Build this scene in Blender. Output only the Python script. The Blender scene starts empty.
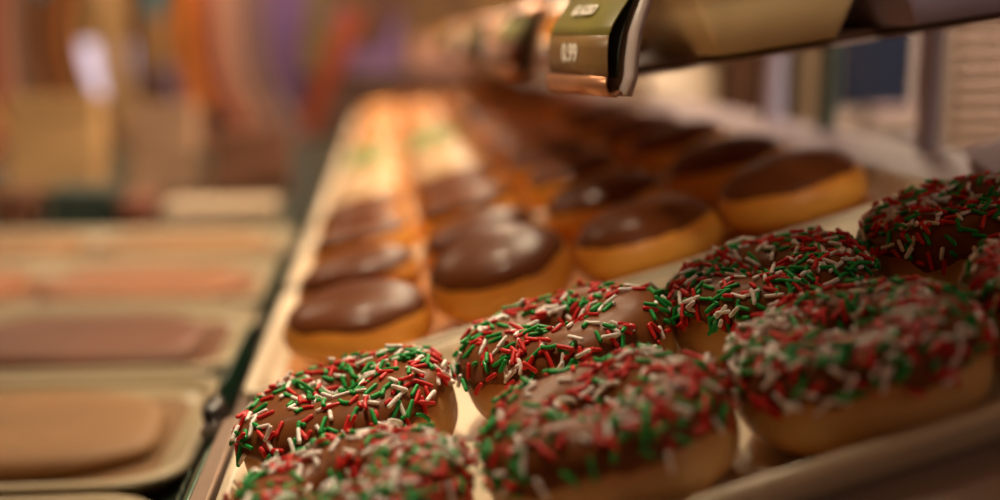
import bpy, math, random
from mathutils import Vector, Matrix, noise
import colorsys
PI=math.pi
S=bpy.context.scene; C=S.collection
random.seed(4)
CZ=1.2                                   # eye height
TH=math.radians(16)                      # tilt of the doughnut shelf towards the glass
UP=math.radians(8.5)                      # tilt of the upper shelf
N0=-0.168                                # tray floor below the eye, along the shelf normal

# ------------------------------------------------------------------ helpers
def lin(c):
    return tuple((x/255/12.92 if x/255<=.04045 else ((x/255+.055)/1.055)**2.4) for x in c)+(1,)
def mat(name,col,rough=.5,metal=0,spec=.5,coat=0,emit=None,estr=0,sss=0,noisy=0,nscale=30,bump=0,bscale=60,trans=0,coatr=.1):
    m=bpy.data.materials.new(name); m.use_nodes=True
    nt=m.node_tree; b=nt.nodes['Principled BSDF']
    b.inputs['Base Color'].default_value=col; b.inputs['Roughness'].default_value=rough
    b.inputs['Metallic'].default_value=metal; b.inputs['Specular IOR Level'].default_value=spec
    b.inputs['Coat Weight'].default_value=coat; b.inputs['Coat Roughness'].default_value=coatr
    if sss:
        b.inputs['Subsurface Weight'].default_value=sss
        b.inputs['Subsurface Radius'].default_value=(.006,.003,.0015); b.inputs['Subsurface Scale'].default_value=.5
    if emit:
        b.inputs['Emission Color'].default_value=emit; b.inputs['Emission Strength'].default_value=estr
    tc=nt.nodes.new('ShaderNodeTexCoord')
    if noisy:
        n=nt.nodes.new('ShaderNodeTexNoise'); n.inputs['Scale'].default_value=nscale; n.inputs['Detail'].default_value=4
        nt.links.new(tc.outputs['Object'],n.inputs['Vector'])
        r=nt.nodes.new('ShaderNodeValToRGB')
        a=tuple(max(0,x*(1-noisy)) for x in col[:3])+(1,); c2=tuple(min(1,x*(1+noisy)) for x in col[:3])+(1,)
        r.color_ramp.elements[0].position=.3; r.color_ramp.elements[0].color=a
        r.color_ramp.elements[1].position=.7; r.color_ramp.elements[1].color=c2
        nt.links.new(n.outputs['Fac'],r.inputs['Fac']); nt.links.new(r.outputs['Color'],b.inputs['Base Color'])
    if bump:
        n=nt.nodes.new('ShaderNodeTexNoise'); n.inputs['Scale'].default_value=bscale; n.inputs['Detail'].default_value=5
        nt.links.new(tc.outputs['Object'],n.inputs['Vector'])
        bp=nt.nodes.new('ShaderNodeBump'); bp.inputs['Strength'].default_value=bump; bp.inputs['Distance'].default_value=.002
        nt.links.new(n.outputs['Fac'],bp.inputs['Height']); nt.links.new(bp.outputs['Normal'],b.inputs['Normal'])
    return m
def mesh(name,verts,faces,mats,smooth=True,mi=None):
    me=bpy.data.meshes.new(name); me.from_pydata([tuple(v) for v in verts],[],faces)
    for m in (mats if isinstance(mats,(list,tuple)) else [mats]): me.materials.append(m)
    if mi: me.polygons.foreach_set('material_index',mi)
    me.polygons.foreach_set('use_smooth',[smooth]*len(me.polygons)); me.update(); return me
def link(name,me,parent=None,loc=None):
    o=bpy.data.objects.new(name,me); C.objects.link(o)
    if parent: o.parent=parent
    if loc is not None: o.location=loc
    return o
def tag(o,label=None,cat=None,group=None,kind=None):
    if label: o['label']=label
    if cat: o['category']=cat
    if group: o['group']=group
    if kind: o['kind']=kind
    return o
def empty(name,loc,label,cat,group=None,rot=(0,0,0)):
    o=bpy.data.objects.new(name,None); C.objects.link(o); o.location=loc; o.rotation_euler=rot
    o.empty_display_size=.03
    return tag(o,label,cat,group)
class MB:
    def __init__(s): s.v=[]; s.f=[]
    def add(s,v,f):
        b=len(s.v); s.v+= [tuple(x) for x in v]; s.f+=[tuple(b+i for i in q) for q in f]; return s
    def box(s,x0,x1,y0,y1,z0,z1,bv=0):
        if bv:
            return s.rbox(x0,x1,y0,y1,z0,z1,bv)
        v=[(x,y,z) for z in (z0,z1) for y in (y0,y1) for x in (x0,x1)]
        return s.add(v,[(0,2,3,1),(4,5,7,6),(0,1,5,4),(2,6,7,3),(0,4,6,2),(1,3,7,5)])
    def rbox(s,x0,x1,y0,y1,z0,z1,b):
        # chamfered box: stacked rounded loops
        loops=[(z0,b),(z0+b*.3,b*.3),(z0+b,0),(z1-b,0),(z1-b*.3,b*.3),(z1,b)]
        vs=[];fs=[];n=None
        for z,ins in loops:
            L=rloop(x0+ins,x1-ins,y0+ins,y1-ins,max(b-ins*.5,b*.3),3); n=len(L)
            vs+=[(x,y,z) for x,y in L]
        for k in range(len(loops)-1):
            for i in range(n): fs.append((k*n+i,k*n+(i+1)%n,(k+1)*n+(i+1)%n,(k+1)*n+i))
        fs.append(tuple(range(n-1,-1,-1))); fs.append(tuple((len(loops)-1)*n+i for i in range(n)))
        return s.add(vs,fs)
    def build(s,name,m,parent=None,smooth=False,loc=None):
        return link(name,mesh(name,s.v,s.f,m,smooth),parent,loc)
def rloop(x0,x1,y0,y1,r,n=6):
    L=[]
    for cx,cy,a0 in ((x1-r,y1-r,0),(x0+r,y1-r,90),(x0+r,y0+r,180),(x1-r,y0+r,270)):
        for i in range(n+1):
            a=math.radians(a0+90*i/n); L.append((cx+r*math.cos(a),cy+r*math.sin(a)))
    return L
def extrude_profile(prof,y0,y1,closed=False,thick=0,steps=1):
    """prof: (x,z) list; extruded along Y; optional sheet thickness"""
    pts=list(prof)
    if thick:
        back=[]
        for i,(x,z) in enumerate(pts):
            a=pts[max(i-1,0)]; b=pts[min(i+1,len(pts)-1)]
            dx,dz=b[0]-a[0],b[1]-a[1]; l=math.hypot(dx,dz) or 1
            back.append((x-dz/l*thick,z+dx/l*thick))
        pts=pts+back[::-1]; closed=True
    n=len(pts); v=[]; f=[]
    for k in range(steps+1):
        y=y0+(y1-y0)*k/steps; v+=[(x,y,z) for x,z in pts]
    for k in range(steps):
        for i in range(n if closed else n-1):
            j=(i+1)%n; f.append((k*n+i,k*n+j,(k+1)*n+j,(k+1)*n+i))
    if closed:
        if thick:
            m=n//2
            for base in (0,steps*n):
                for i in range(m-1):
                    q=(base+i,base+i+1,base+n-2-i,base+n-1-i); f.append(q if base else q[::-1])
        else:
            f.append(tuple(range(n-1,-1,-1))); f.append(tuple(steps*n+i for i in range(n)))
    return v,f
def shelf_pt(s,y,n,th=TH,o=(0,0)):
    return Vector((o[0]+s*math.cos(th)-n*math.sin(th),y,CZ+o[1]+s*math.sin(th)+n*math.cos(th)))

# ------------------------------------------------------------------ materials
def dough_mat(name,crust,pale,zlo,zhi,rough=.5,coat=.12):
    m=mat(name,crust,rough,coat=coat,sss=.12,bump=.35,bscale=220,coatr=.35)
    nt=m.node_tree; b=nt.nodes['Principled BSDF']; tc=nt.nodes.new('ShaderNodeTexCoord')
    sx=nt.nodes.new('ShaderNodeSeparateXYZ'); nt.links.new(tc.outputs['Object'],sx.inputs[0])
    n=nt.nodes.new('ShaderNodeTexNoise'); n.inputs['Scale'].default_value=55; n.inputs['Detail'].default_value=5
    nt.links.new(tc.outputs['Object'],n.inputs['Vector'])
    ad=nt.nodes.new('ShaderNodeMath'); ad.operation='MULTIPLY_ADD'; ad.inputs[1].default_value=.010; 
    nt.links.new(n.outputs['Fac'],ad.inputs[0]); nt.links.new(sx.outputs['Z'],ad.inputs[2])
    mr=nt.nodes.new('ShaderNodeMapRange'); mr.inputs[1].default_value=zlo+.005; mr.inputs[2].default_value=zhi+.005
    nt.links.new(ad.outputs[0],mr.inputs[0])
    r=nt.nodes.new('ShaderNodeValToRGB'); e=r.color_ramp.elements
    e[0].position=0; e[0].color=crust; e[1].position=1; e[1].color=crust
    x=e.new(.38); x.color=pale; x=e.new(.6); x.color=pale
    nt.links.new(mr.outputs[0],r.inputs[0]); nt.links.new(r.outputs['Color'],b.inputs['Base Color'])
    return m
M={}
M['dough']=dough_mat('fried_dough',lin((196,124,58)),lin((226,180,116)),.004,.027)
M['dough_gold']=dough_mat('golden_dough',lin((226,134,34)),lin((240,170,66)),.002,.030)
M['choc']=mat('chocolate_icing',lin((122,70,34)),.42,spec=.13,coat=.05,coatr=.12,noisy=.12,nscale=25,bump=.12,bscale=90)
M['choc_satin']=mat('satin_chocolate_icing',lin((112,60,28)),.36,spec=.16,coat=.12,coatr=.13,noisy=.15,nscale=20,bump=.10,bscale=60)
M['vanilla']=mat('pale_peach_icing',lin((240,196,140)),.35,coat=.4,noisy=.06)
M['maple']=mat('light_brown_icing',lin((196,124,76)),.35,coat=.4,noisy=.1)
M['glaze']=mat('sugar_glaze',lin((226,150,72)),.25,coat=.7,noisy=.2,nscale=40)
M['sp_red']=mat('red_sugar',lin((222,30,24)),.5,coat=.05)
M['sp_green']=mat('green_sugar',lin((14,160,62)),.5,coat=.05)
M['sp_white']=mat('white_sugar',lin((255,246,240)),.5,coat=.05)
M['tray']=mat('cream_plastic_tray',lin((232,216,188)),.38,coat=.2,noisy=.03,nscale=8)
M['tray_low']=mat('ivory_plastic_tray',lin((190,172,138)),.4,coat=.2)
M['liner']=mat('brown_tray_liner',lin((134,98,60)),.6,noisy=.12,nscale=14)
M['liner_dark']=mat('dark_red_brown_liner',lin((112,66,36)),.6,noisy=.15,nscale=14)
M['liner_orange']=mat('orange_brown_liner',lin((150,100,62)),.6,noisy=.12,nscale=14)
M['gold_liner']=mat('golden_brown_paper',lin((196,128,58)),.6,noisy=.12,nscale=30)
M['beige_tray']=mat('beige_plastic',lin((214,188,140)),.5,noisy=.05)
M['lav_tray']=mat('grey_lavender_plastic',lin((176,162,188)),.5,noisy=.05)
M['shelf']=mat('pale_shelf_laminate',lin((196,176,168)),.45,noisy=.05)
M['brown']=mat('dark_brown_metal',lin((74,44,28)),.45)
M['rail']=mat('brushed_rail_metal',lin((196,170,152)),.38,metal=.75,noisy=.06,nscale=80)
M['deck']=mat('dark_green_deck',lin((44,54,44)),.35,noisy=.25,nscale=9)
M['dark']=mat('dark_cabinet',lin((46,38,32)),.5)
M['black']=mat('black_plastic',lin((22,20,22)),.3,coat=.3)
M['lgreen']=mat('dark_green_card',lin((28,92,68)),.3,coat=.6)
M['tagface']=mat('olive_brown_card',lin((134,102,62)),.4,coat=.25,noisy=.06,nscale=40)
M['tagtop']=mat('olive_green_card',lin((142,132,70)),.4,coat=.25,noisy=.06,nscale=40)
M['clear']=mat('clear_plastic_strip',lin((214,196,192)),.3,coat=.3)
M['tagin']=mat('dark_green_card_back',lin((34,40,26)),.5)
M['copper']=mat('copper_lip',lin((206,146,110)),.3,metal=.6)
M['white']=mat('white_lettering',lin((238,228,214)),.6)
M['wpost']=mat('white_painted_post',lin((206,196,206)),.5)
M['gpost']=mat('grey_green_post',lin((110,124,104)),.5)
M['bpost']=mat('brown_post',lin((110,76,58)),.5)
M['cream']=mat('cream_painted_panel',lin((232,206,170)),.5,noisy=.04)
M['cream2']=mat('beige_slats',lin((150,118,90)),.5,noisy=.06)
M['oven']=mat('beige_enamel',lin((150,128,108)),.4)
M['ovenglass']=mat('dark_blue_grey_glass',lin((26,30,40)),.15,coat=.5)
M['steel']=mat('stainless_steel',lin((170,165,165)),.25,metal=1)
M['boxcard']=mat('grey_white_card',lin((196,180,188)),.7)
M['seam']=mat('dark_bronze_seam',lin((70,52,34)),.35,metal=.5)
M['gold']=mat('brass_trim',lin((196,150,84)),.3,metal=.8)
M['screen']=mat('lit_lavender_screen',lin((200,190,210)),.4,emit=lin((214,202,226)),estr=.75)
def glass_mat():
    m=bpy.data.materials.new('case_glass'); m.use_nodes=True; nt=m.node_tree; nt.nodes.clear()
    o=nt.nodes.new('ShaderNodeOutputMaterial'); mx=nt.nodes.new('ShaderNodeMixShader')
    t=nt.nodes.new('ShaderNodeBsdfTransparent'); t.inputs[0].default_value=(.93,.95,.93,1)
    g=nt.nodes.new('ShaderNodeBsdfGlossy'); g.inputs['Roughness'].default_value=.03
    fr=nt.nodes.new('ShaderNodeFresnel'); fr.inputs['IOR'].default_value=1.25
    nt.links.new(fr.outputs[0],mx.inputs[0]); nt.links.new(t.outputs[0],mx.inputs[1]); nt.links.new(g.outputs[0],mx.inputs[2])
    nt.links.new(mx.outputs[0],o.inputs[0]); return m
M['glass']=glass_mat()
def plank_mat(name,c1,c2,scale):
    m=mat(name,c1,.6); nt=m.node_tree; b=nt.nodes['Principled BSDF']
    tc=nt.nodes.new('ShaderNodeTexCoord'); mp=nt.nodes.new('ShaderNodeMapping'); mp.inputs['Scale'].default_value=(scale,scale,.25)
    w=nt.nodes.new('ShaderNodeTexNoise'); w.inputs['Scale'].default_value=1.6; w.inputs['Detail'].default_value=3
    r=nt.nodes.new('ShaderNodeValToRGB'); r.color_ramp.elements[0].color=c1; r.color_ramp.elements[1].color=c2
    r.color_ramp.elements[0].position=.38; r.color_ramp.elements[1].position=.62
    nt.links.new(tc.outputs['Object'],mp.inputs[0]); nt.links.new(mp.outputs[0],w.inputs['Vector'])
    nt.links.new(w.outputs['Fac'],r.inputs[0]); nt.links.new(r.outputs['Color'],b.inputs['Base Color']); return m
M['wallwood']=plank_mat('tan_wood_panelling',lin((168,124,70)),lin((96,60,30)),3.2)
M['wall']=mat('warm_plaster',lin((176,140,100)),.8,noisy=.08,nscale=2)
M['floor']=mat('brown_floor_tile',lin((96,66,46)),.4,noisy=.2,nscale=3)
M['ceil']=mat('ceiling_panel',lin((190,175,155)),.9)

# ------------------------------------------------------------------ doughnut shapes
def wob(u,k,seed): return noise.noise(Vector((math.cos(u)*k+seed*7.3,math.sin(u)*k-seed*3.1,seed*1.7)))
class Ring:
    """ring doughnut: flattened tube with a small hole"""
    def __init__(s,R=.0258,a=.0178,h=.036,seed=1): s.R,s.a,s.h,s.seed=R,a,h,seed
    def P(s,u,v):
        c,sn=math.cos(v),math.sin(v); e=.82
        cc=math.copysign(abs(c)**e,c); ss=math.copysign(abs(sn)**e,sn)
        k=1+.045*wob(u,1.2,s.seed)+.02*wob(u,3,s.seed+5)
        r=s.R+s.a*cc*(1.0 if c>0 else .97)
        z=s.h*.5*(1+ss*(1 if sn>0 else .97))
        p=Vector((r*k*math.cos(u),r*k*math.sin(u),max(z,.0006)))
        q=noise.noise(p*45+Vector((s.seed,0,0)))*.0011
        if z>.002: p.z+=q; p.x+=q*math.cos(u); p.y+=q*math.sin(u)
        return p
    def N(s,u,v):
        d=1e-3; a=s.P(u+d,v)-s.P(u-d,v); b=s.P(u,v+d)-s.P(u,v-d); return a.cross(b).normalized()
    def edges(s,u):
        return (math.radians(12)+math.radians(15)*wob(u,2.6,s.seed+9)+math.radians(8)*wob(u,7,s.seed+3), PI-math.radians(20))
class Shell:
    """round filled doughnut without a hole"""
    def __init__(s,a=.041,h=.038,seed=1,ex=.86): s.a,s.h,s.seed,s.ex=a,h,seed,ex
    def P(s,u,v):                       # v: -90deg (bottom centre) .. 90deg (top centre)
        c,sn=max(math.cos(v),0),math.sin(v); e=s.ex
        r=s.a*c**e; ss=math.copysign(abs(sn)**e,sn)
        k=1+.03*wob(u,1.1,s.seed); z=s.h*(.42*(1+ss) if ss<0 else .42+.58*ss)
        p=Vector((r*k*math.cos(u),r*k*math.sin(u),max(z,.0006)))
        q=noise.noise(p*38+Vector((s.seed*2,0,0)))*.0006*(1 if z>.003 else 0)
        p.z+=q; return p
    def N(s,u,v):
        d=2e-3; v=min(v,PI/2-.02); a=s.P(u+d,v)-s.P(u-d,v); b=s.P(u,v+d)-s.P(u,v-d); return a.cross(b).normalized()
    def edges(s,u):
        return (math.radians(25)+math.radians(5)*wob(u,2.0,s.seed+2)+math.radians(1.5)*wob(u,6,s.seed+4), PI/2)
def dough_mesh(sh,m,nu=64,nv=32):
    ring=isinstance(sh,Ring); v=[];f=[]
    for i in range(nu):
        for j in range(nv):
            u=2*PI*i/nu
            w=2*PI*j/nv if ring else -PI/2+PI*j/(nv-1)
            v.append(sh.P(u,w))
    for i in range(nu):
        for j in range(nv if ring else nv-1):
            i2=(i+1)%nu; j2=(j+1)%nv
            f.append((i*nv+j,i2*nv+j,i2*nv+j2,i*nv+j2))
    return mesh('dough',v,f,m)
def icing_mesh(sh,m,nu=96,nv=26,t=.0016,name='icing'):
    ring=isinstance(sh,Ring); v=[];f=[]
    for i in range(nu):
        u=2*PI*i/nu; a,b=sh.edges(u)
        for j in range(nv):
            w=j/(nv-1)
            w=w**1.3 if not ring else w
            if ring:
                q=abs(2*w-1); off=t*(1-q**7)-.0006*q**7
            else:
                q=1-w; off=t*(1-q**9)-.0006*q**9
            lip=math.exp(-((w-.05)/.035)**2)*.0006
            vv=a+(b-a)*w
            v.append(sh.P(u,vv)+sh.N(u,vv)*(off+lip))
    for i in range(nu):
        for j in range(nv-1):
            i2=(i+1)%nu; f.append((i*nv+j,i2*nv+j,i2*nv+j+1,i*nv+j+1))
    return mesh(name,v,f,m)
# sprinkles
def capsule(L,r,bend=0,nseg=5,nr=8):
    v=[];f=[]
    rings=[(-L/2-.0*r,.35),(-L/2+r*.35,.85),(-L/2+r,1)]+[(-L/2+r+(L-2*r)*k/nseg,1) for k in range(1,nseg)]+[(L/2-r,1),(L/2-r*.35,.85),(L/2,.35)]
    for x,s in rings:
        off=bend*((2*x/L)**2)
        for k in range(nr):
            a=2*PI*k/nr; v.append((x,math.cos(a)*r*s+off,math.sin(a)*r*s))
    n=len(rings)
    for i in range(n-1):
        for k in range(nr): f.append((i*nr+k,(i+1)*nr+k,(i+1)*nr+(k+1)%nr,i*nr+(k+1)%nr))
    f.append(tuple(range(nr))); f.append(tuple((n-1)*nr+k for k in range(nr-1,-1,-1)))
    return v,f
SHAPES=[capsule(.0066,.00084),capsule(.0055,.00086,.0001),capsule(.0078,.00084,.0001),capsule(.0068,.00085,.0008),capsule(.0036,.00088),capsule(.0072,.00082,-.0003)]
COLS=['sp_red','sp_green','sp_white']
CN={'sp_red':'red','sp_green':'green','sp_white':'white'}
SPM={(k,c):mesh('sprinkle',SHAPES[k][0],SHAPES[k][1],M[c]) for k in range(len(SHAPES)) for c in COLS}
def sprinkle_set(sh,rng,count,seed,bias):
    out=[];tries=0; pts=[]
    while len(out)<count and tries<count*80:
        tries+=1
        u=rng.uniform(0,2*PI); a,b=sh.edges(u); v=rng.uniform(a+.02,b-.02)
        p=sh.P(u,v)
        area=math.hypot(p.x,p.y)/.045
        if rng.random()>area: continue
        d=noise.noise(Vector((p.x*55+seed*3,p.y*55,p.z*30)))
        dens=.55+.8*d+bias(p.x,p.y)
        if rng.random()>dens: continue
        near=sum(1 for q in pts if (q-p).length<.0019)
        if near>1: continue
        pts.append(p.copy())
        n=sh.N(u,v); lift=.0016+.0006+near*.0014
        t=n.cross(Vector((rng.uniform(-1,1),rng.uniform(-1,1),rng.uniform(-1,1)))).normalized()
        t=(t+n*rng.uniform(-.10,.22)*(1+near)).normalized()
        y=n.cross(t).normalized(); z=t.cross(y)
        m=Matrix(((t.x,y.x,z.x),(t.y,y.y,z.y),(t.z,y.z,z.z))).to_4x4(); m.translation=p+n*lift
        k=rng.choices(range(6),[34,22,20,5,9,10])[0]; c=rng.choices(COLS,[38,32,30])[0]
        out.append((m,k,c,n))
    return out
CAM=Vector((0,0,CZ))
def add_sprinkles(root,sh,count,seed,bias=lambda x,y:0,individual=100):
    rng=random.Random(seed*17+3); L=sprinkle_set(sh,rng,count,seed,bias)
    W=Matrix.LocRotScale(root.location,root.rotation_euler.to_quaternion(),root.scale)
    def score(e):
        m,k,c,n=e; wp=W@m.translation; d=(CAM-wp); vis=(W.to_3x3()@n).dot(d.normalized())
        return (1 if vis>-.05 else 0)*(.35+vis)/d.length
    L.sort(key=score,reverse=True)
    for m,k,c,n in L[:individual]:
        o=link('sprinkle',SPM[(k,c)],root); o.matrix_local=m; o['label']=CN[c]+' sugar sprinkle'
    v=[];f=[];mi=[]
    for m,k,c,n in L[individual:]:
        b=len(v); sv,sf=SHAPES[k]; v+=[m@Vector(p) for p in sv]
        for q in sf: f.append(tuple(b+i for i in q)); mi.append(COLS.index(c))
    if v:
        o=link('sprinkles',mesh('sprinkles',v,f,[M[c] for c in COLS],True,mi),root); o['kind']='stuff'
    return L

ROT=(0,-TH,0)
def on_shelf(name,s,y,spin,label,cat,group,scale=1,n=N0+.0028):
    q=Matrix.Rotation(-TH,3,'Y')@Matrix.Rotation(spin,3,'Z')
    o=empty(name,shelf_pt(s,y,n),label,cat,group); o.rotation_mode='XYZ'
    o.rotation_euler=q.to_euler('XYZ'); o.scale=(scale,)*3
    return o
# --- the sprinkled rings: two rows of four in the nearest tray
COLX=[-.056,.034,.1215,.2085]
rows=[.368,.462]
rng=random.Random(8)
where={(0,0):'nearest row, beside the green-labelled shelf rail',(0,1):'nearest row, second from the shelf rail',
       (0,2):'nearest row, third from the shelf rail',(0,3):'nearest row, cut off by the frame',
       (1,0):'second row, beside the shelf rail',(1,1):'second row, second from the shelf rail',
       (1,2):'second row, third from the shelf rail',(1,3):'second row, farthest from the shelf rail'}
spec={(0,0):(-.058,.366),(0,1):(.0325,.365),(0,2):(.1215,.364),(0,3):(.212,.366),(1,0):(-.0595,.464),(1,1):(.0365,.466),(1,2):(.125,.461),(1,3):(.2155,.463)}
for (r,c),(s,y) in spec.items():
    sd=r*4+c+1
    sh=Ring(seed=sd,R=.0256+.0003*(c%2),a=.0174,h=.036)
    o=on_shelf('sprinkled_doughnut',s,y,0,'chocolate ring doughnut with coloured sprinkles, '+where[(r,c)],'doughnut','chocolate ring doughnuts with sprinkles',scale=1.05 if r==1 and c<2 else 1)
    link('dough',dough_mesh(sh,M['dough'],96,48),o)
    link('icing',icing_mesh(sh,M['choc'],160,44),o)
    if r==1 and c==0: b=lambda x,y:.4 if x>.005 and y>-.01 else .15
    elif c==2: b=lambda x,y:.55
    elif c==3: b=lambda x,y:.3
    else: b=lambda x,y:.12
    add_sprinkles(o,sh,({0:420,1:360,2:470,3:450} if r==0 else {0:430,1:380,2:580,3:500})[c],sd,b)

# --- filled chocolate-topped ones and the rows behind
def variants(make,n): return [make(i) for i in range(n)]
shells=[Shell(seed=20+i,a=.041,h=.0375) for i in range(4)]
hi=[(dough_mesh(s,M['dough_gold'],72,36),icing_mesh(s,M['choc_satin'],96,24,.0022)) for s in shells]
lo_mats={'vanilla':M['vanilla'],'maple':M['maple'],'choc':M['choc_satin'],'glaze':M['glaze']}
lo={}
for k,m in lo_mats.items():
    lo[k]=[(dough_mesh(s,M['dough_gold'],40,20),icing_mesh(s,m,48,14,.002)) for s in shells[:2]]
rs=Ring(seed=33,R=.0255,a=.0172,h=.032)
ringlo=(dough_mesh(rs,M['dough_gold'],48,20),icing_mesh(rs,M['glaze'],48,14,.0012))
gsh=shells[0]
ordn=['first','second','third','fourth','fifth','sixth','seventh','eighth','ninth','tenth','eleventh','twelfth','thirteenth','fourteenth','fifteenth','sixteenth','seventeenth','eighteenth','nineteenth','twentieth']
colw=['beside the shelf rail','second from the shelf rail','third from the shelf rail','farthest from the shelf rail']
NT=10; T0=.585; PITCH=.270; TLEN=.262
srng=random.Random(5)
def ginger(kind,col,row):
    return {'choc':('chocolate-topped filled doughnut','filled doughnuts with chocolate tops'),
            'vanilla':('pale peach-iced doughnut','peach-iced doughnuts'),
            'green':('pale peach-iced doughnut with green sprinkles','peach-iced doughnuts with green sprinkles'),
            'maple':('light brown iced doughnut','light brown iced doughnuts'),
            'glaze':('golden glazed doughnut','glazed doughnuts at the far end')}[kind]
row=2
for t in range(NT-1):
    y0=T0+t*PITCH
    for k in range(2):
        row+=1
        y=y0+(.052,.177)[k]
        for c in range(4):
            s=(-.0625,.0240,.1122,.2004)[c]+srng.uniform(-.0015,.0015); yy=y+srng.uniform(-.004,.004)+(.004 if c%2 else 0)
            if t<=1: kind='choc'
            elif t==2: kind='vanilla' if c<2 else ('maple' if c==2 else 'choc')
            elif t==3: kind='green' if c<2 else 'maple'
            elif t==4: kind='glaze' if c<2 else 'choc'
            elif t>=7: kind='choc' if c>0 else 'glaze'
            else: kind='glaze' if c<3 else 'choc'
            lb,gr=ginger(kind,c,row)
            o=on_shelf('filled_doughnut' if kind=='choc' else 'glazed_doughnut' if kind=='glaze' else 'iced_doughnut',s,yy,srng.uniform(0,6.28),
                '%s, %s row back, %s'%(lb,ordn[row-1],colw[c]),'doughnut',gr,n=N0+.003,scale=1.045 if t<2 else 1.0)
            if t==0 and k==0 and c==0:
                q=Matrix.Rotation(-TH*.5,3,'Y')@Matrix.Rotation(math.radians(5),3,'X')@Matrix.Rotation(2.2,3,'Z')
                o.rotation_euler=q.to_euler('XYZ'); o.location=shelf_pt(s+.001,yy,N0+.0085); o.scale.z*=.86
            if t==0 and k==0 and c==1:
                q=Matrix.Rotation(-TH,3,'Y')@Matrix.Rotation(math.radians(10),3,'X')@Matrix.Rotation(1.2,3,'Z')
                o.rotation_euler=q.to_euler('XYZ'); o.location=shelf_pt(s,yy+.002,N0+.0085)
            if t<=1: i=(t*3+k*2+c)%4; d,ic=hi[i]
            elif kind=='glaze' and (c+row)%2==0: d,ic=ringlo
            else: d,ic=lo[{'green':'vanilla'}.get(kind,kind)][(c+k)%2]
            link('dough',d,o); link('icing',ic,o)
            if kind=='green':
                r2=random.Random(row*9+c); v=[];f=[]
                for _ in range(200):
                    a=r2.uniform(0,6.28); w=r2.uniform(.6,1.5); p=gsh.P(a,w)
                    m=Matrix.Translation(p+Vector((0,0,.0025)))@Matrix.Rotation(r2.uniform(0,3.14),4,'Z')
                    b=len(v); v+=[m@Vector(q) for q in SHAPES[0][0]]; f+=[tuple(b+i for i in q) for q in SHAPES[0][1]]
                g=link('sprinkles',mesh('sprinkles',v,f,M['sp_green']),o); g['kind']='stuff'; g['label']='green sprinkles'

# ------------------------------------------------------------------ trays
def tray_mesh(x0,x1,y0,y1,h,flare,r,m,lip=.004,t=.0022,name='tray'):
    """rounded tray with sloping sides and a rolled rim; local z=0 is the underside"""
    prof=[(flare,0),(flare*.4,h*.45),(0,h-.002),(-lip*.35,h),(-lip,h-.0005),(-lip*1.15,h-.003),(-lip,h-.0045)]
    inner=[(-lip*.6,h-.003),(t*.4,h-.0045),(flare*.4+t,h*.45),(flare+t,t)]
    rings=[('b',flare,0)]+[('o',a,b) for a,b in prof[1:3]]+[('o',-lip*.9,h-.0055),('o',-lip*1.2,h-.003),('o',-lip*.9,h-.0006),('o',-lip*.3,h),('o',t*.5,h-.001),('o',t+flare*.15,h-.006),('o',flare*.45+t,h*.42),('o',flare*.85+t,t*2.2),('o',flare+t+.003,t)]
    v=[];f=[];n=None
    for _,ins,z in rings:
        L=rloop(x0+ins,x1-ins,y0+ins,y1-ins,max(r-ins*.6,.003),8); n=len(L); v+=[(a,b,z) for a,b in L]
    for k in range(len(rings)-1):
        for i in range(n): f.append((k*n+i,k*n+(i+1)%n,(k+1)*n+(i+1)%n,(k+1)*n+i))
    f.append(tuple(range(n-1,-1,-1))); f.append(tuple((len(rings)-1)*n+i for i in range(n)))
    return mesh(name,v,f,m)
tn=['nearest tray, under the sprinkled doughnuts','second tray, under the nearest chocolate-topped doughnuts','third tray back, under chocolate-topped doughnuts']
TL=[(.313,.575)]+[(T0+t*PITCH,T0+t*PITCH+TLEN) for t in range(NT-1)]
for i,(a,b) in enumerate(TL):
    me=tray_mesh(-.113 if i==0 else -.122,.262,a+.004,b-.004,.0165,.006,.016,M['tray'])
    o=link('serving_tray',me); o.location=shelf_pt(0,0,N0); o.rotation_euler=ROT
    if i:
        bb=MB(); L=rloop(-.113,.253,a+.014,b-.014,.012,6); n=len(L)
        bb.add([(x,y,z) for z in (.0023,.0028) for x,y in L],[tuple(range(n-1,-1,-1)),tuple(n+q for q in range(n))]+[(q,(q+1)%n,n+(q+1)%n,n+q) for q in range(n)])
        bb.build('liner',M['gold_liner'],o)  # added sheet: tones down bright gaps, orange glow between doughnuts put into its colour
    tag(o,'cream plastic tray on the tilted shelf, '+(tn[i] if i<3 else ordn[i]+' tray back along the shelf'),'tray','cream trays on the tilted shelf')

# ------------------------------------------------------------------ display case
case=empty('display_case',(0,0,0),'long bakery display case with curved glass front and tilted doughnut shelf','display case')
MAT_SH=Matrix.Translation(shelf_pt(0,0,N0))@Matrix.Rotation(-TH,4,'Y')
def tilted(o,mtx=MAT_SH): o.matrix_local=mtx; return o
# tilted shelf slab: local z=0 is its top
b=MB(); b.box(-.128,.34,.20,3.05,-.016,-.0006); tilted(b.build('doughnut_shelf',M['shelf'],case))
prof=[(-.131,-.020),(-.131,-.004),(-.1325,-.001),(-.138,-.001),(-.1405,-.003),(-.1405,-.005),(-.143,-.006),(-.143,-.026),(-.137,-.028)]
v,f=extrude_profile(prof,.20,3.05,True); tilted(link('shelf_rail',mesh('shelf_rail',v,f,M['rail'],False),case))
# lower deck, body
b=MB(); b.box(-.66,.385,.30,3.15,CZ-.262,CZ-.2505); b.build('lower_deck',M['deck'],case)
b=MB(); b.box(-.66,.385,.30,3.15,.10,CZ-.263); b.box(-.60,.34,.34,3.10,0,.10); b.build('base_cabinet',M['dark'],case)
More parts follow.
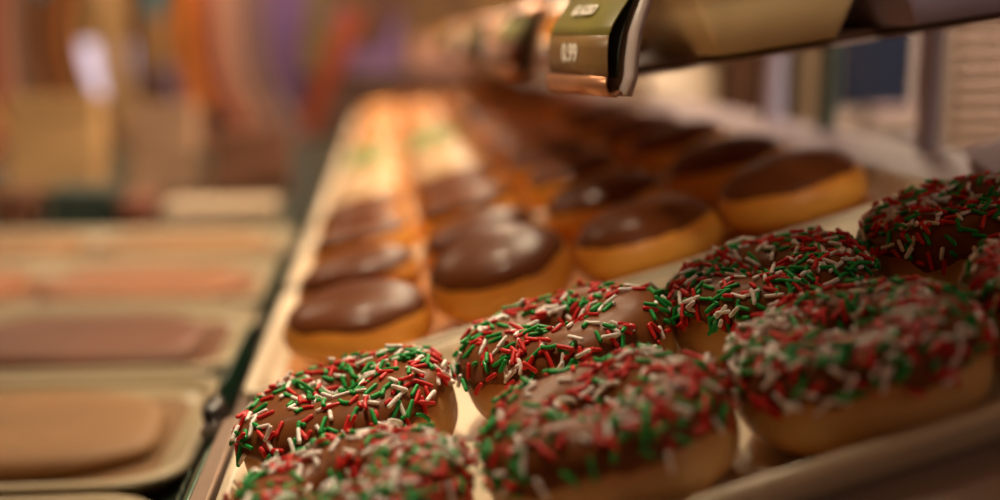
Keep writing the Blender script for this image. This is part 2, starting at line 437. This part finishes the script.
# supports under the shelves
for y in (.75,1.65,2.6):
    b=MB(); y>1 and b.box(.374,.384,y+.03,y+.05,CZ-.2505,CZ+.50); b.box(.04,.06,y,y+.02,CZ-.2505,CZ-.178); b.box(.20,.22,y,y+.02,CZ-.2505,CZ-.135); b.build('shelf_bracket',M['steel'],case)
# upper shelf
UO=(.113,-.012)
MAT_UP=Matrix.Translation((UO[0],0,CZ+UO[1]))@Matrix.Rotation(-UP,4,'Y')
b=MB(); b.box(0,.255,.575,3.05,-.004,0); tilted(b.build('upper_shelf',M['brown'],case),MAT_UP)
v,f=extrude_profile([(-.0042,-.0058),(-.0042,.008),(-.0012,.008),(-.0012,-.0044),(.255,-.0044),(.255,-.0058)],.573,3.05,True)
tilted(link('shelf_lip',mesh('shelf_lip',v,f,M['clear'],False),case),MAT_UP)
b=MB(); b.box(-.0042,-.0005,.535,.573,-.0050,.002); tilted(b.build('edge_rail',M['brown'],case),MAT_UP)
# rear uprights of the case
for x,y,w,m,l in ((.362,1.075,.018,'wpost','white painted upright'),(.362,.935,.015,'gpost','grey-green upright'),(.362,.75,.013,'wpost','pale upright beside the slatted panel')):
    b=MB(); b.rbox(x,x+w,y,y+w,CZ-.2505,CZ+.55,.003); o=b.build('rear_upright',M[m],case); o['label']=l
# curved glass: section bulging outwards, in panels with bronze seams
def gsec(k):
    pts=[(-.640,-.250),(-.685,-.235),(-.745,-.17),(-.790,-.06),(-.800,.06),(-.775,.18),(-.70,.30),(-.58,.40),(-.42,.47),(-.25,.51),(-.12,.52)]
    out=[]
    n=len(pts)
    for i in range(n-1):
        p0=pts[max(i-1,0)];p1=pts[i];p2=pts[i+1];p3=pts[min(i+2,n-1)]
        for j in range(4):
            t=j/4
            out.append(tuple(.5*((2*p1[d])+(-p0[d]+p2[d])*t+(2*p0[d]-5*p1[d]+4*p2[d]-p3[d])*t*t+(-p0[d]+3*p1[d]-3*p2[d]+p3[d])*t**3) for d in (0,1)))
    out.append(pts[-1]); return [(x,z+CZ) for x,z in out]
G=gsec(0)
ys=[.30,1.0,1.7,2.05,2.35,2.72,3.15]
for a,b_ in zip(ys,ys[1:]):
    v,f=extrude_profile(G,a+.004,b_-.004); link('curved_glass',mesh('curved_glass',v,f,M['glass']),case)
for i,y in enumerate(ys[1:]):
    v,f=extrude_profile([(x+.001,z) for x,z in G],y-.006,y+.006,thick=.03 if i>1 else .012)
    link('glass_seam',mesh('glass_seam',v,f,M['seam'] if i%2==0 else M['gold']),case)
b=MB(); b.box(-.15,.39,.30,3.15,CZ+.50,CZ+.56); b.build('case_top',M['cream'],case)
b=MB(); b.rbox(-.10,-.04,.45,3.0,CZ+.478,CZ+.499,.005); b.build('lamp_housing',M['steel'],case)

# green label cards on the rail, with small white lettering
def label_card(y0,y1,label,cols='lgreen',dx=0,dz=0,holder=False):
    root=empty('shelf_label',(0,0,0),label,'price label','dark green labels on the shelf rail')
    root.matrix_world=MAT_SH@Matrix.Translation((-.1445+dx,y0,-.001+dz))
    L=y1-y0; prof=[(-.0035,.010),(-.0065,.008),(-.0105,.000),(-.0135,-.010),(-.014,-.022)]
    if holder: prof=[(-.0035,.010),(-.0065,.008),(-.0105,.004),(-.0150,-.002),(-.0175,-.0065)]
    v=[];f=[];n=14
    for k in range(n+1):
        t=k/n; y=L*t; e=max(0,(t-.8)/.2); dr=(1-math.sqrt(max(0,1-e*e)))*.018
        for i,(x,z) in enumerate(prof): 
            w=i/(len(prof)-1); v.append((x-.002*0,y,max(z-dr*(1-w),prof[-1][1])))
    p=len(prof)
    for k in range(n):
        for i in range(p-1): f.append((k*p+i,(k+1)*p+i,(k+1)*p+i+1,k*p+i+1))
    o=link('card',mesh('card',v,f,M[cols]),root); md=o.modifiers.new('t','SOLIDIFY'); md.thickness=.0014
    # illegible small lettering: short strokes along the card
    r=random.Random(int(y0*100)); b=MB()
    y=.012
    while y<L-.03:
        w=r.choice([.0022,.003,.0036]); 
        for x,z,hh in (((-.01265,-.0055,.0035),) if not holder else ((-.0135,.0015,.0035),)):
            b.add([(x-.0014,y,z+hh/2),(x-.0014,y+w,z+hh/2),(x-.0014-.0012,y+w,z-hh/2),(x-.0014-.0012,y,z-hh/2)],[(0,1,2,3)])
        y+=w+r.choice([.0012,.0012,.004])
    b.build('lettering',M['white'],root)
    if holder:
        b=MB(); b.rbox(-.0025,.0070,-.12,L+.008,-.006,.0105,.0012); o=b.build('holder_strip',M['rail'],root); o['label']='brushed metal holder strip'
label_card(.37,.545,'dark green shelf label with small white lettering beside the nearest tray',dx=.0175,dz=.007,holder=True)
label_card(.66,.83,'dark green shelf label on the rail beside the second tray')
label_card(.95,1.12,'dark green shelf label on the rail beside the third tray')
label_card(1.28,1.46,'dark green shelf label on the rail beside the fourth tray')
# black clip at the corner of the second tray
root=empty('rail_clip',(0,0,0),'black round clip on the shelf rail at the second tray corner','clip'); root.matrix_world=MAT_SH@Matrix.Translation((-.139,.583,.0095))
v=[];f=[];n=20
for z,r in ((0,.0085),(.004,.0095),(.008,.0090),(.0105,.006),(.011,0.001)):
    for k in range(n): v.append((r*.62*math.cos(2*PI*k/n),1.7*r*math.sin(2*PI*k/n),z))
for q in range(4):
    for k in range(n): f.append((q*n+k,q*n+(k+1)%n,(q+1)*n+(k+1)%n,(q+1)*n+k))
f.append(tuple(range(n-1,-1,-1))); f.append(tuple(4*n+k for k in range(n)))
link('knob',mesh('knob',v,f,M['black']),root)
b=MB(); b.rbox(-.004,.004,-.028,-.012,0,.004,.001); b.build('tab',M['steel'],root)

# ------------------------------------------------------------------ price tags on the upper shelf edge
def price_tag(x,y,z,yaw,label,price,name_line,face='tagface',top='tagtop'):
    """curved card holder: local Y along its length, -X outwards; z=0 at the foot"""
    root=empty('price_tag',(x,y,z),label,'price tag','curved price tags on the upper shelf edge',rot=(0,0,yaw))
    L=.066
    front=[(-.0005,.050),(-.0075,.0425),(-.0125,.0355),(-.0160,.0300),(-.0178,.0255),(-.0183,.020),(-.0183,.014),(-.0178,.0085)]
    v,f=extrude_profile(front[:5],0,L,thick=.0008,steps=1); o=link('card_top',mesh('card_top',v,f,M[top]),root); o['label']='olive green upper half of the card'
    v,f=extrude_profile(front[4:],0,L,thick=.0008,steps=1); o=link('card_face',mesh('card_face',v,f,M[face]),root); o['label']='brown lower half of the card'
    lip=[(-.0190,.0085),(-.0195,.0045),(-.0178,.001),(-.0140,.0),(-.011,.0015)]
    v,f=extrude_profile(lip,-.0005,L+.0005,thick=.0014); o=link('lip',mesh('lip',v,f,M['copper']),root); o['label']='copper-coloured lip'
    back=[(.0010,.052),(-.0005,.046),(-.0040,.036),(-.0068,.027),(-.0080,.018),(-.0085,.009),(-.011,.0015)]
    v,f=extrude_profile(back,-.0005,L+.0005,thick=.0045); link('back_strip',mesh('back_strip',v,f,M['clear']),root)
    inner=[(-.0030,.046),(-.0075,.036),(-.0105,.027),(-.0120,.018),(-.0125,.008)]
    v,f=extrude_profile(inner,.002,L-.002,thick=.0005); link('card_lining',mesh('card_lining',v,f,M['tagin']),root)
    head=[(.0020,.0525),(-.0060,.0475),(-.0085,.0460)]
    v,f=extrude_profile(head,-.001,L+.001,thick=.0018); link('top_edge',mesh('top_edge',v,f,M['copper']),root)
    def text(s,size,yc,zc,xo,lean):
        cu=bpy.data.curves.new('lettering','FONT'); cu.body=s; cu.size=size; cu.align_x='CENTER'; cu.align_y='CENTER'; cu.extrude=.0001; cu.offset=.0004
        cu.materials.append(M['white']); tmp=bpy.data.objects.new('t',cu); C.objects.link(tmp); bpy.context.view_layer.update()
        me=bpy.data.meshes.new_from_object(tmp.evaluated_get(bpy.context.evaluated_depsgraph_get())); bpy.data.objects.remove(tmp); me.name='lettering'
        o=link('lettering',me,root); o.location=(xo,yc,zc)
        # text X runs towards the viewer (-Y), text Y up
        o.rotation_euler=(Matrix(((0,0,-1),(-1,0,0),(0,1,0)))@Matrix.Rotation(lean,3,'X')).to_euler()
        return o
    if price: text(price,.0105,L*.60,.0178,-.01875,0)
    if name_line:
        text(name_line,.0068,L*.55,.0365,-.0132,math.radians(-40)); 
    return root
MAT=price_tag
price_tag(.1085,.478,CZ-.0215,math.radians(13),'nearest curved olive and brown price tag with white lettering, hanging above the sprinkled doughnuts','0.99','GLAZED')
M['tag2']=mat('rosy_brown_card',lin((150,96,78)),.4,coat=.3)
M['tagtop2']=mat('pale_green_card',lin((168,164,110)),.4,coat=.3)
price_tag(.1070,.785,CZ-.0235,math.radians(9),'second price tag along the upper shelf, pale green top and rosy foot','0.99','',face='tag2',top='tagtop2')
price_tag(.1070,1.18,CZ-.0235,math.radians(7),'third price tag along the upper shelf, small and out of focus','','',face='tagface',top='tagtop2')
price_tag(.1070,1.66,CZ-.0235,math.radians(7),'fourth price tag along the upper shelf, farthest one still showing','','',face='tag2',top='tagtop2')

# ------------------------------------------------------------------ upper shelf trays and doughnuts
def up_obj(o,s,y,n,spin=0): o.matrix_world=MAT_UP@Matrix.Translation((s,y,n))@Matrix.Rotation(spin,4,'Z'); return o
me=tray_mesh(.028,.118,0,.165,.046,.016,.010,M['beige_tray'])
o=link('deep_tray',me); up_obj(o,0,.520,.0004); tag(o,'deep beige tray with sloping sides at the near end of the upper shelf','tray')
me=tray_mesh(.128,.25,0,.165,.050,.012,.008,M['lav_tray'])
o=link('deep_tray',me); up_obj(o,0,.524,.0004); tag(o,'deep grey-lavender tray beside the beige one on the upper shelf','tray')
k=0
for t in range(8):
    y0=.700+t*.285
    me=tray_mesh(.006,.236,0,.275,.014,.006,.014,M['tray'])
    o=link('serving_tray',me); up_obj(o,0,y0,.0004)
    tag(o,'cream tray on the upper shelf, %s behind the deep trays'%ordn[t],'tray','cream trays on the upper shelf')
    for r in range(3):
        for c in range(2):
            k+=1
            o=empty('glazed_doughnut',(0,0,0),'golden glazed doughnut on the upper shelf, %s tray, %s row, %s from the tags'%(ordn[t],ordn[r],ordn[c]),'doughnut','glazed doughnuts on the upper shelf')
            up_obj(o,.055+c*.092,y0+.052+r*.087,.0033,srng.uniform(0,6))
            d,ic=(ringlo if (r+t)%2 else lo['glaze'][0]); link('dough',d,o); link('glaze',ic,o)
o=None
# one doughnut standing out below the beige tray, at the tag
# ------------------------------------------------------------------ lower deck: solid stand-ins for trays reflected in the curved glass
lm=['liner','liner','liner_dark','liner_orange','liner','liner_dark','liner_orange','liner','liner_dark','liner','liner']
def slab(seed,m,sx,sy,h):
    """a broad flat pastry, irregular rounded"""
    v=[];f=[];nu=48
    prof=[(1.0,0),(1.04,.35),(.98,.75),(.88,.95),(.6,1.02),(.3,.98),(.02,1)]
    for r,z in prof:
        for i in range(nu):
            u=2*PI*i/nu; kk=1+.09*wob(u,1.6,seed)
            c,s=math.cos(u),math.sin(u); e=.6
            v.append((sx*r*kk*math.copysign(abs(c)**e,c),sy*r*kk*math.copysign(abs(s)**e,s),h*z*(1+.12*wob(u,2,seed+r*3))))
    for q in range(len(prof)-1):
        for i in range(nu): f.append((q*nu+i,q*nu+(i+1)%nu,(q+1)*nu+(i+1)%nu,(q+1)*nu+i))
    f.append(tuple(range(nu-1,-1,-1))); f.append(tuple((len(prof)-1)*nu+i for i in range(nu)))
    return mesh('pastry',v,f,m)
M['pastry']=mat('tan_pastry',lin((150,108,64)),.6,coat=.0,noisy=.12,nscale=14,bump=.3)
M['pastry2']=mat('red_brown_pastry',lin((112,66,42)),.55,coat=.0,noisy=.15,nscale=14,bump=.3)
M['pastry3']=mat('orange_pastry',lin((160,102,62)),.55,coat=.0,noisy=.12,nscale=14,bump=.3)
pk=['pastry','pastry','pastry2','pastry3','pastry','pastry2','pastry3','pastry','pastry2','pastry','pastry']
pd={'pastry':'tan','pastry2':'reddish brown','pastry3':'orange-brown'}
side=['beside the shelf rail','next to the glass']
for i in range(5):
    a=.385+.230*i; b_=a+.205
    if b_>3.1: break
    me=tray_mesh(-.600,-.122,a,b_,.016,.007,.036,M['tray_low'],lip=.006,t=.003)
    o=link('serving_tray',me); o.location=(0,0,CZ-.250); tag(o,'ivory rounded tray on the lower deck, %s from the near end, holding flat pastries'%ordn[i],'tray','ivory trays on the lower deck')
    bb=MB(); L=rloop(-.585,-.137,a+.015,b_-.015,.024,6); n=len(L)
    bb.add([(x,y,z) for z in (CZ-.2465,CZ-.2458) for x,y in L],[tuple(range(n-1,-1,-1)),tuple(n+q for q in range(n))]+[(q,(q+1)%n,n+(q+1)%n,n+q) for q in range(n)])
    bb.build('liner',M[lm[i]],o,loc=(0,0,-(CZ-.250)))
    for c in range(2):
        m=pk[i]; me=slab(i*2+c,M[m],.098,.074,.013)
        p=link('flat_pastry',me); p.location=((-.250,-.472)[c],(a+b_)/2,CZ-.2455)
        tag(p,'flat %s pastry in the %s tray of the lower deck, %s'%(pd[m],ordn[i],side[c]),'pastry','flat pastries on the lower deck')

# bags and cartons added on the lower deck in place of glass reflections
M['paper']=mat('tan_paper',lin((196,152,96)),.7,noisy=.06,nscale=8,bump=.2,bscale=20)
M['paper_mauve']=mat('mauve_brown_paper',lin((128,96,84)),.7,noisy=.08,nscale=8)
M['paper_brown']=mat('brown_paper',lin((112,68,40)),.7,noisy=.08,nscale=8)
M['paper_tan2']=mat('dusty_tan_paper',lin((164,126,92)),.7,noisy=.08,nscale=8)
M['dgreen']=mat('dark_green_box',lin((50,62,50)),.5)
M['rbrown']=mat('reddish_brown_box',lin((130,74,50)),.6)
M['beigebox']=mat('beige_box',lin((200,172,140)),.6)
def reflection_bag(x,y,w,d,h,m,label):
    root=empty('paper_bag',(x,y,CZ-.2492),label,'paper bag','paper bags at the far end of the lower deck')
    v=[];f=[];NL=7
    for k in range(NL):
        t=k/(NL-1); pin=1-.25*t**2; L=rloop(-w/2*(1-.02*t),w/2*(1-.02*t),-d/2*pin,d/2*pin,.006,2); n=len(L)
        v+=[(a+.003*math.sin(9*t+a*40),b+.004*math.sin(7*t+a*30),h*t) for a,b in L]
    for k in range(NL-1):
        for i in range(n): f.append((k*n+i,k*n+(i+1)%n,(k+1)*n+(i+1)%n,(k+1)*n+i))
    f.append(tuple(range(n-1,-1,-1))); f.append(tuple((NL-1)*n+i for i in range(n)))
    link('bag',mesh('bag',v,f,M[m],False),root)
    b=MB(); b.rbox(-w/2*.99,w/2*.99,-d*.385-.004,-d*.385+.006,h-.035,h+.002,.002); b.build('folded_top',M[m],root)
reflection_bag(-.555,2.02,.150,.09,.165,'paper','tall tan paper bag standing at the left end of the lower deck')
reflection_bag(-.385,2.06,.110,.09,.150,'paper_tan2','dusty tan paper bag right of the tall one on the lower deck')
reflection_bag(-.235,2.05,.130,.09,.100,'paper_brown','short dark brown paper bag beside the tilted shelf')
def deck_box(x,y,w,d,h,m,label):
    root=empty('bakery_box',(x,y,CZ-.2492),label,'box','boxes standing behind the lower deck trays')
    b=MB(); b.rbox(-w/2,w/2,-d/2,d/2,0,h*.7,.004); b.build('carton',M[m],root)
    b=MB(); b.rbox(-w/2-.003,w/2+.003,-d/2-.003,d/2+.003,h*.7,h,.004); b.build('lid',M[m],root)
deck_box(-.515,1.66,.050,.08,.050,'paper_brown','small dark brown box behind the last lower tray')
deck_box(-.425,1.67,.085,.08,.052,'dgreen','dark green box behind the last lower tray')
deck_box(-.350,1.66,.040,.08,.040,'rbrown','small reddish brown box between the green and beige boxes')
deck_box(-.235,1.66,.150,.09,.030,'beigebox','flat beige box behind the last lower tray, beside the tilted shelf')
# grey card box at the far side of the tilted shelf
root=empty('pastry_box',(0,0,0),'grey-white card box standing behind the farthest sprinkled doughnut','box'); root.matrix_world=MAT_SH@Matrix.Translation((.290,.52,.000))@Matrix.Rotation(math.radians(-14),4,'Z')
b=MB(); b.rbox(-.018,.040,0,.10,0,.017,.0015); b.build('carton',M['boxcard'],root)
b=MB(); b.add([(-.020,-.001,.0175),(.042,-.001,.0175),(.042,.101,.0235),(-.020,.101,.0215),(-.020,-.001,.0187),(.042,-.001,.0187),(.042,.101,.0247),(-.020,.101,.0227)],[(0,3,2,1),(4,5,6,7),(0,1,5,4),(1,2,6,5),(2,3,7,6),(3,0,4,7)]); b.build('lid',M['boxcard'],root)

# ------------------------------------------------------------------ behind the counter
KZ=CZ
root=empty('cream_cupboard',(.50,1.95,0),'cream cupboard with panelled door behind the counter','cupboard')
b=MB(); b.box(-.09,.065,0,.35,0,CZ+.5); b.build('body',M['cream'],root)
b=MB(); b.rbox(-.08,.06,-.018,0,.9,CZ+.45,.004); b.rbox(-.055,.035,-.022,-.016,.95,CZ+.40,.003); d=b.build('door',M['cream'],root)
b=MB(); b.rbox(.04,.048,-.04,-.018,CZ-.02,CZ+.10,.002); h=b.build('handle',M['steel'],d)
root=empty('brown_cupboard',(.575,1.90,0),'narrow dark brown cupboard beside the cream cupboard','cupboard')
b=MB(); b.box(0,.105,0,.35,0,CZ+.5); b.build('body',M['bpost'],root)
b=MB(); b.rbox(.052,.100,-.018,0,.9,CZ+.45,.004); b.build('door',M['black'],root)
# wall oven with dark window
root=empty('built_in_oven',(.705,1.72,0),'beige oven with dark blue-grey window behind the counter','oven')
b=MB(); b.box(-.02,.46,.02,.5,0,CZ+.55); b.build('body',M['oven'],root)
b=MB(); b.rbox(-.02,.44,0,.02,CZ-.14,CZ+.30,.006); d=b.build('door',M['oven'],root)
b=MB(); b.rbox(-.020+.004,.105,-.004,0,CZ-.095,CZ+.25,.002); b.build('window',M['ovenglass'],d)
b=MB(); b.rbox(.02,.42,-.045,-.03,CZ-.105,CZ-.092,.004); b.rbox(.03,.045,-.03,0,CZ-.104,CZ-.093,.002); b.rbox(.395,.41,-.03,0,CZ-.104,CZ-.093,.002); b.build('handle',M['bpost'],d)
b=MB(); b.rbox(-.02,.44,0,.02,CZ-.40,CZ-.15,.006); b.build('drawer',M['black'],root)
# slatted panel
root=empty('slatted_panel',(.63,1.28,0),'beige slatted panel at the right behind the case','panel')
b=MB(); b.box(0,.32,.012,.03,CZ-.6,CZ+.5); b.box(0,.02,0,.03,CZ-.6,CZ+.5); b.box(.30,.32,0,.03,CZ-.6,CZ+.5); b.box(.02,.30,0,.03,0,CZ-.6+.02);b.build('frame',M['oven'],root)
b=MB()
z=CZ-.55
while z<CZ+.48:
    b.rbox(.02,.30,-.006,.012,z,z+.0115,.002); z+=.0175
b.build('slats',M['cream2'],root)

# ------------------------------------------------------------------ the shop beyond the glass
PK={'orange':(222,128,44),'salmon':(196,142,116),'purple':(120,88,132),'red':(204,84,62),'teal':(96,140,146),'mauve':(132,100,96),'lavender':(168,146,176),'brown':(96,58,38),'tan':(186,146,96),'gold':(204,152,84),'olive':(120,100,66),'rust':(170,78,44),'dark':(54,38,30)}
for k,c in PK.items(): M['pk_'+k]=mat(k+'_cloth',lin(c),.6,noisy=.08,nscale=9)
def reflection_band(pts,w,c,label,Y=3.45):
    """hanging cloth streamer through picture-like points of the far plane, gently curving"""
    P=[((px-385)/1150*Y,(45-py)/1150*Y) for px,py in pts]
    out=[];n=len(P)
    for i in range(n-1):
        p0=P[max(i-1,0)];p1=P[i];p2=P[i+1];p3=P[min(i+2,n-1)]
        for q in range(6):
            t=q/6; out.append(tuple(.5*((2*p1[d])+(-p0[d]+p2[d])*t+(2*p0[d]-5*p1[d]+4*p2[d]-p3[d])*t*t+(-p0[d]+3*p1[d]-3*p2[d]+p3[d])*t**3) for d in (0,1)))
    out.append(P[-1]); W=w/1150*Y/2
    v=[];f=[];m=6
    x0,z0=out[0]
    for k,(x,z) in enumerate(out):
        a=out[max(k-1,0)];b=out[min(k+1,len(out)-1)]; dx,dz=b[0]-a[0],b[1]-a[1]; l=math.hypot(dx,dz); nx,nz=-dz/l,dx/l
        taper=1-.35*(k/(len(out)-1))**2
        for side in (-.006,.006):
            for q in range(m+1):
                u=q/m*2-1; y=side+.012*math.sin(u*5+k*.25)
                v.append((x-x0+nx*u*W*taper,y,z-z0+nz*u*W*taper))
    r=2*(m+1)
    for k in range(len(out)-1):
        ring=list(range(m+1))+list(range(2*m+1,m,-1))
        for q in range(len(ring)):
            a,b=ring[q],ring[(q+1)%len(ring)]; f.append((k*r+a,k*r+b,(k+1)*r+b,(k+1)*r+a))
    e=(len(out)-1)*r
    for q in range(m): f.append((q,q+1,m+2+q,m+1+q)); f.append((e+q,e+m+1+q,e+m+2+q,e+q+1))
    root=empty('hanging_streamer',(x0,Y,CZ+z0),label,'streamer','coloured bands hanging beyond the curved glass')  # built solid in place of a warped reflection in the glass
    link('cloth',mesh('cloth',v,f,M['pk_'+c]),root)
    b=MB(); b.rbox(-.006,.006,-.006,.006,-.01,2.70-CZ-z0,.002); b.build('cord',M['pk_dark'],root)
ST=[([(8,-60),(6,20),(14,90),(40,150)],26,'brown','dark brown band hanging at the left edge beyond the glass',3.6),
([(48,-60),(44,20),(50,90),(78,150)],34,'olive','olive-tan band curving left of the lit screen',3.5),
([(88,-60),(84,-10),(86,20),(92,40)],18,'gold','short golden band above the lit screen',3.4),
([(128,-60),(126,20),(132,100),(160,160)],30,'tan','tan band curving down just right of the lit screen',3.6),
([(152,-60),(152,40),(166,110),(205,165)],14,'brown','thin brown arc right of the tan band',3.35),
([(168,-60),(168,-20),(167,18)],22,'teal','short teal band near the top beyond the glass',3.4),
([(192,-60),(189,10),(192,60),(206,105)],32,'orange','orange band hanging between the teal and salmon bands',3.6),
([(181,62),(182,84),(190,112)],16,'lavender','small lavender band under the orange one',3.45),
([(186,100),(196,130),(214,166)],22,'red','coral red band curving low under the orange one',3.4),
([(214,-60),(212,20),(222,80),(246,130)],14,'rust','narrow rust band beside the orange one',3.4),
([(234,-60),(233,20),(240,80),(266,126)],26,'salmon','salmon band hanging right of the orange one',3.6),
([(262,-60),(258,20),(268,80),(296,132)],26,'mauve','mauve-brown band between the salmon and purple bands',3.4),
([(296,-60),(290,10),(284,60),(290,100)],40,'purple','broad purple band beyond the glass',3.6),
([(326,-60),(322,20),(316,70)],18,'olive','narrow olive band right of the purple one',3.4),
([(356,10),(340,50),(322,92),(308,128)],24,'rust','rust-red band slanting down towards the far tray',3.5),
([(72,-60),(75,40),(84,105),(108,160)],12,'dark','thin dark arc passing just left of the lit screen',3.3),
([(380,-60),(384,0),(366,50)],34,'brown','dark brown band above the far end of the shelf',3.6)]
for pts,w,c,lb,Y in ST: reflection_band(pts,w,c,lb,Y)
# low partition with cartons on its top
root=empty('low_divider',(-.35,3.80,0),'dull mauve-brown low divider beyond the far end of the case','divider')
M['part']=plank_mat('partition_board',lin((128,96,80)),lin((92,62,48)),4)
b=MB(); b.rbox(-.42,.60,0,.25,0,CZ-.10,.006); b.build('body',M['part'],root)
b=MB(); b.rbox(-.44,.62,-.02,.27,CZ-.10,CZ-.075,.006); b.build('top_board',M['pk_mauve'],root)
def carton(x,y,z,w,d,h,m,label,group='cartons beyond the case'):
    root=empty('carton',(x,y,z),label,'carton',group)
    b=MB(); b.rbox(-w/2,w/2,-d/2,d/2,0,h*.8,.003); b.build('box',M[m],root)
    b=MB(); b.rbox(-w/2-.003,w/2+.003,-d/2-.003,d/2+.003,h*.8,h,.003); b.build('lid',M[m],root)
carton(-.06,3.92,CZ-.0740,.22,.12,.19,'pk_purple','purple carton at the far end behind the shelf')
carton(.17,3.92,CZ-.0740,.17,.12,.10,'pk_salmon','salmon carton beside the purple one')
root=empty('lit_screen',(-1.02,4.30,CZ-.20),'pale lavender lit screen on a stand beyond the glass','screen')
b=MB(); b.rbox(-.13,.13,0,.03,0,.22,.006); b.build('bezel',M['bpost'],root)
b=MB(); b.box(-.118,.118,-.003,.0005,.012,.208); b.build('display',M['screen'],root)
b=MB(); b.rbox(-.02,.02,.005,.025,-(CZ-.20)+.03,0,.004); b.rbox(-.14,.14,-.1,.12,-(CZ-.20),-(CZ-.20)+.03,.006); b.build('stand',M['bpost'],root)
root=empty('shop_counter',(-1.5,3.7,0),'dark green-brown low counter beyond the glass','counter')
b=MB(); b.rbox(-.45,.42,0,.45,.0,CZ-.55,.01); b.build('body',M['deck'],root)
b=MB(); b.rbox(-.47,.44,-.02,.47,CZ-.55,CZ-.51,.008); b.build('worktop',M['bpost'],root)
for i,(x,c,w) in enumerate(((-1.62,'tan',.10),(-1.36,'brown',.07),(-.80,'tan',.09))):
    root=empty('wooden_post',(x,4.45,0),['tan wooden post left of a darker one','dark brown wooden post left of the lit screen','tan wooden post right of the lit screen'][i],'post')
    b=MB(); b.rbox(-w/2,w/2,0,w,.06,2.66,.006); b.build('shaft',M['pk_'+c],root)
    b=MB(); b.rbox(-w/2-.02,w/2+.02,-.02,w+.02,0,.06,.006); b.build('foot',M['bpost'],root)

# ------------------------------------------------------------------ room shell
def struct(name,bx,m):
    b=MB(); b.box(*bx); o=b.build(name,m); o['kind']='structure'
struct('floor',(-3,3,-1.5,5,-.1,0),M['floor'])
struct('ceiling',(-3,3,-1.5,5,2.7,2.8),M['ceil'])
struct('wall_back',(-3,3,4.9,5,0,2.7),M['wallwood'])
struct('wall_left',(-3.1,-3,-1.5,5,0,2.7),M['wall'])
struct('wall_right',(3,3.1,-1.5,5,0,2.7),M['wall'])
struct('wall_front',(-3,3,-1.6,-1.5,0,2.7),M['wall'])

# ------------------------------------------------------------------ light
def area(loc,target,sx,sy,power,col,spread=180):
    l=bpy.data.lights.new('lamp','AREA'); l.shape='RECTANGLE'; l.size=sx; l.size_y=sy; l.energy=power; l.color=col; l.spread=math.radians(spread)
    o=bpy.data.objects.new('lamp',l); C.objects.link(o); o.location=loc
    o.rotation_euler=(Vector(target)-Vector(loc)).to_track_quat('-Z','Y').to_euler(); return o
WARM=(1,.81,.55)
def spot(loc,target,power,size,blend,rad=.03,col=WARM):
    l=bpy.data.lights.new('lamp','SPOT'); l.energy=power; l.spot_size=math.radians(size); l.spot_blend=blend; l.shadow_soft_size=rad; l.color=col
    o=bpy.data.objects.new('lamp',l); C.objects.link(o); o.location=loc
    o.rotation_euler=(Vector(target)-Vector(loc)).to_track_quat('-Z','Y').to_euler(); return o
spot((-.07,.60,CZ+.47),(-.03,.44,CZ-.15),13,44,1)
spot((-.07,.95,CZ+.47),(.0,.85,CZ-.15),9,60,1)
for y in (1.5,2.1,2.7): spot((-.07,y,CZ+.47),(-.0,y,CZ-.15),4.6,90,1)
spot((-.30,.80,CZ+.46),(-.38,.80,CZ-.25),.4,80,1)
spot((-.30,1.6,CZ+.46),(-.38,1.6,CZ-.25),.5,100,1)
for x,y,p in ((-1.2,3.2,33),(1.2,2.9,28),(0,1.0,12)):
    area((x,y,2.66),(x,y,0),.9,.9,p,(1,.78,.55))
area((1.5,.75,2.25),(.7,1.8,CZ),.5,.5,14,(1,.86,.8),80)  # added fill from the kitchen side, brightens the things behind the counter
area((-.5,2.9,2.6),(-.4,3.7,CZ),.6,.6,8,(1,.80,.6),100)  # added fill to brighten the bands beyond the glass
spot((.16,.10,CZ+.30),(.23,.53,CZ+.05),3.4,26,.7,col=(1,.8,.6))  # added narrow fill to brighten the faces of the deep trays
spot((-.28,.16,CZ+.34),(.09,.51,CZ+.005),7,15,.8)  # added narrow fill aimed at the nearest price tag
for y in (1.1,1.9,2.7): area((.2,y,CZ+.47),(.2,y,CZ),.3,.4,4.5,WARM)  # added fills to brighten the upper shelf
area((1.5,-.7,1.95),(.35,.7,CZ),.5,.5,1.4,(1,.86,.76))  # added weak fill from the near right, for surfaces facing the camera
w=bpy.data.worlds.new('World'); S.world=w; w.use_nodes=True
w.node_tree.nodes['Background'].inputs[0].default_value=(1,.85,.7,1); w.node_tree.nodes['Background'].inputs[1].default_value=.06

# ------------------------------------------------------------------ camera
cam=bpy.data.cameras.new('camera'); co=bpy.data.objects.new('camera',cam); C.objects.link(co); S.camera=co
cam.sensor_width=36; cam.lens=36*1150/1000; cam.clip_start=.02
phi=math.atan(205/1150); psi=math.atan(.1*math.cos(phi))
co.location=CAM; co.rotation_euler=(PI/2-phi,0,-psi)
cam.dof.use_dof=True; cam.dof.focus_distance=.455; cam.dof.aperture_fstop=2.6
vs=S.view_settings; vs.view_transform='Standard'; vs.look='None'; vs.gamma=1; vs.exposure=.22; vs.use_curve_mapping=False
S.cycles.use_denoising=True; S.cycles.max_bounces=8; S.cycles.transparent_max_bounces=12
S.cycles.caustics_reflective=False; S.cycles.caustics_refractive=False; S.cycles.sample_clamp_indirect=4
bpy.context.view_layer.update()
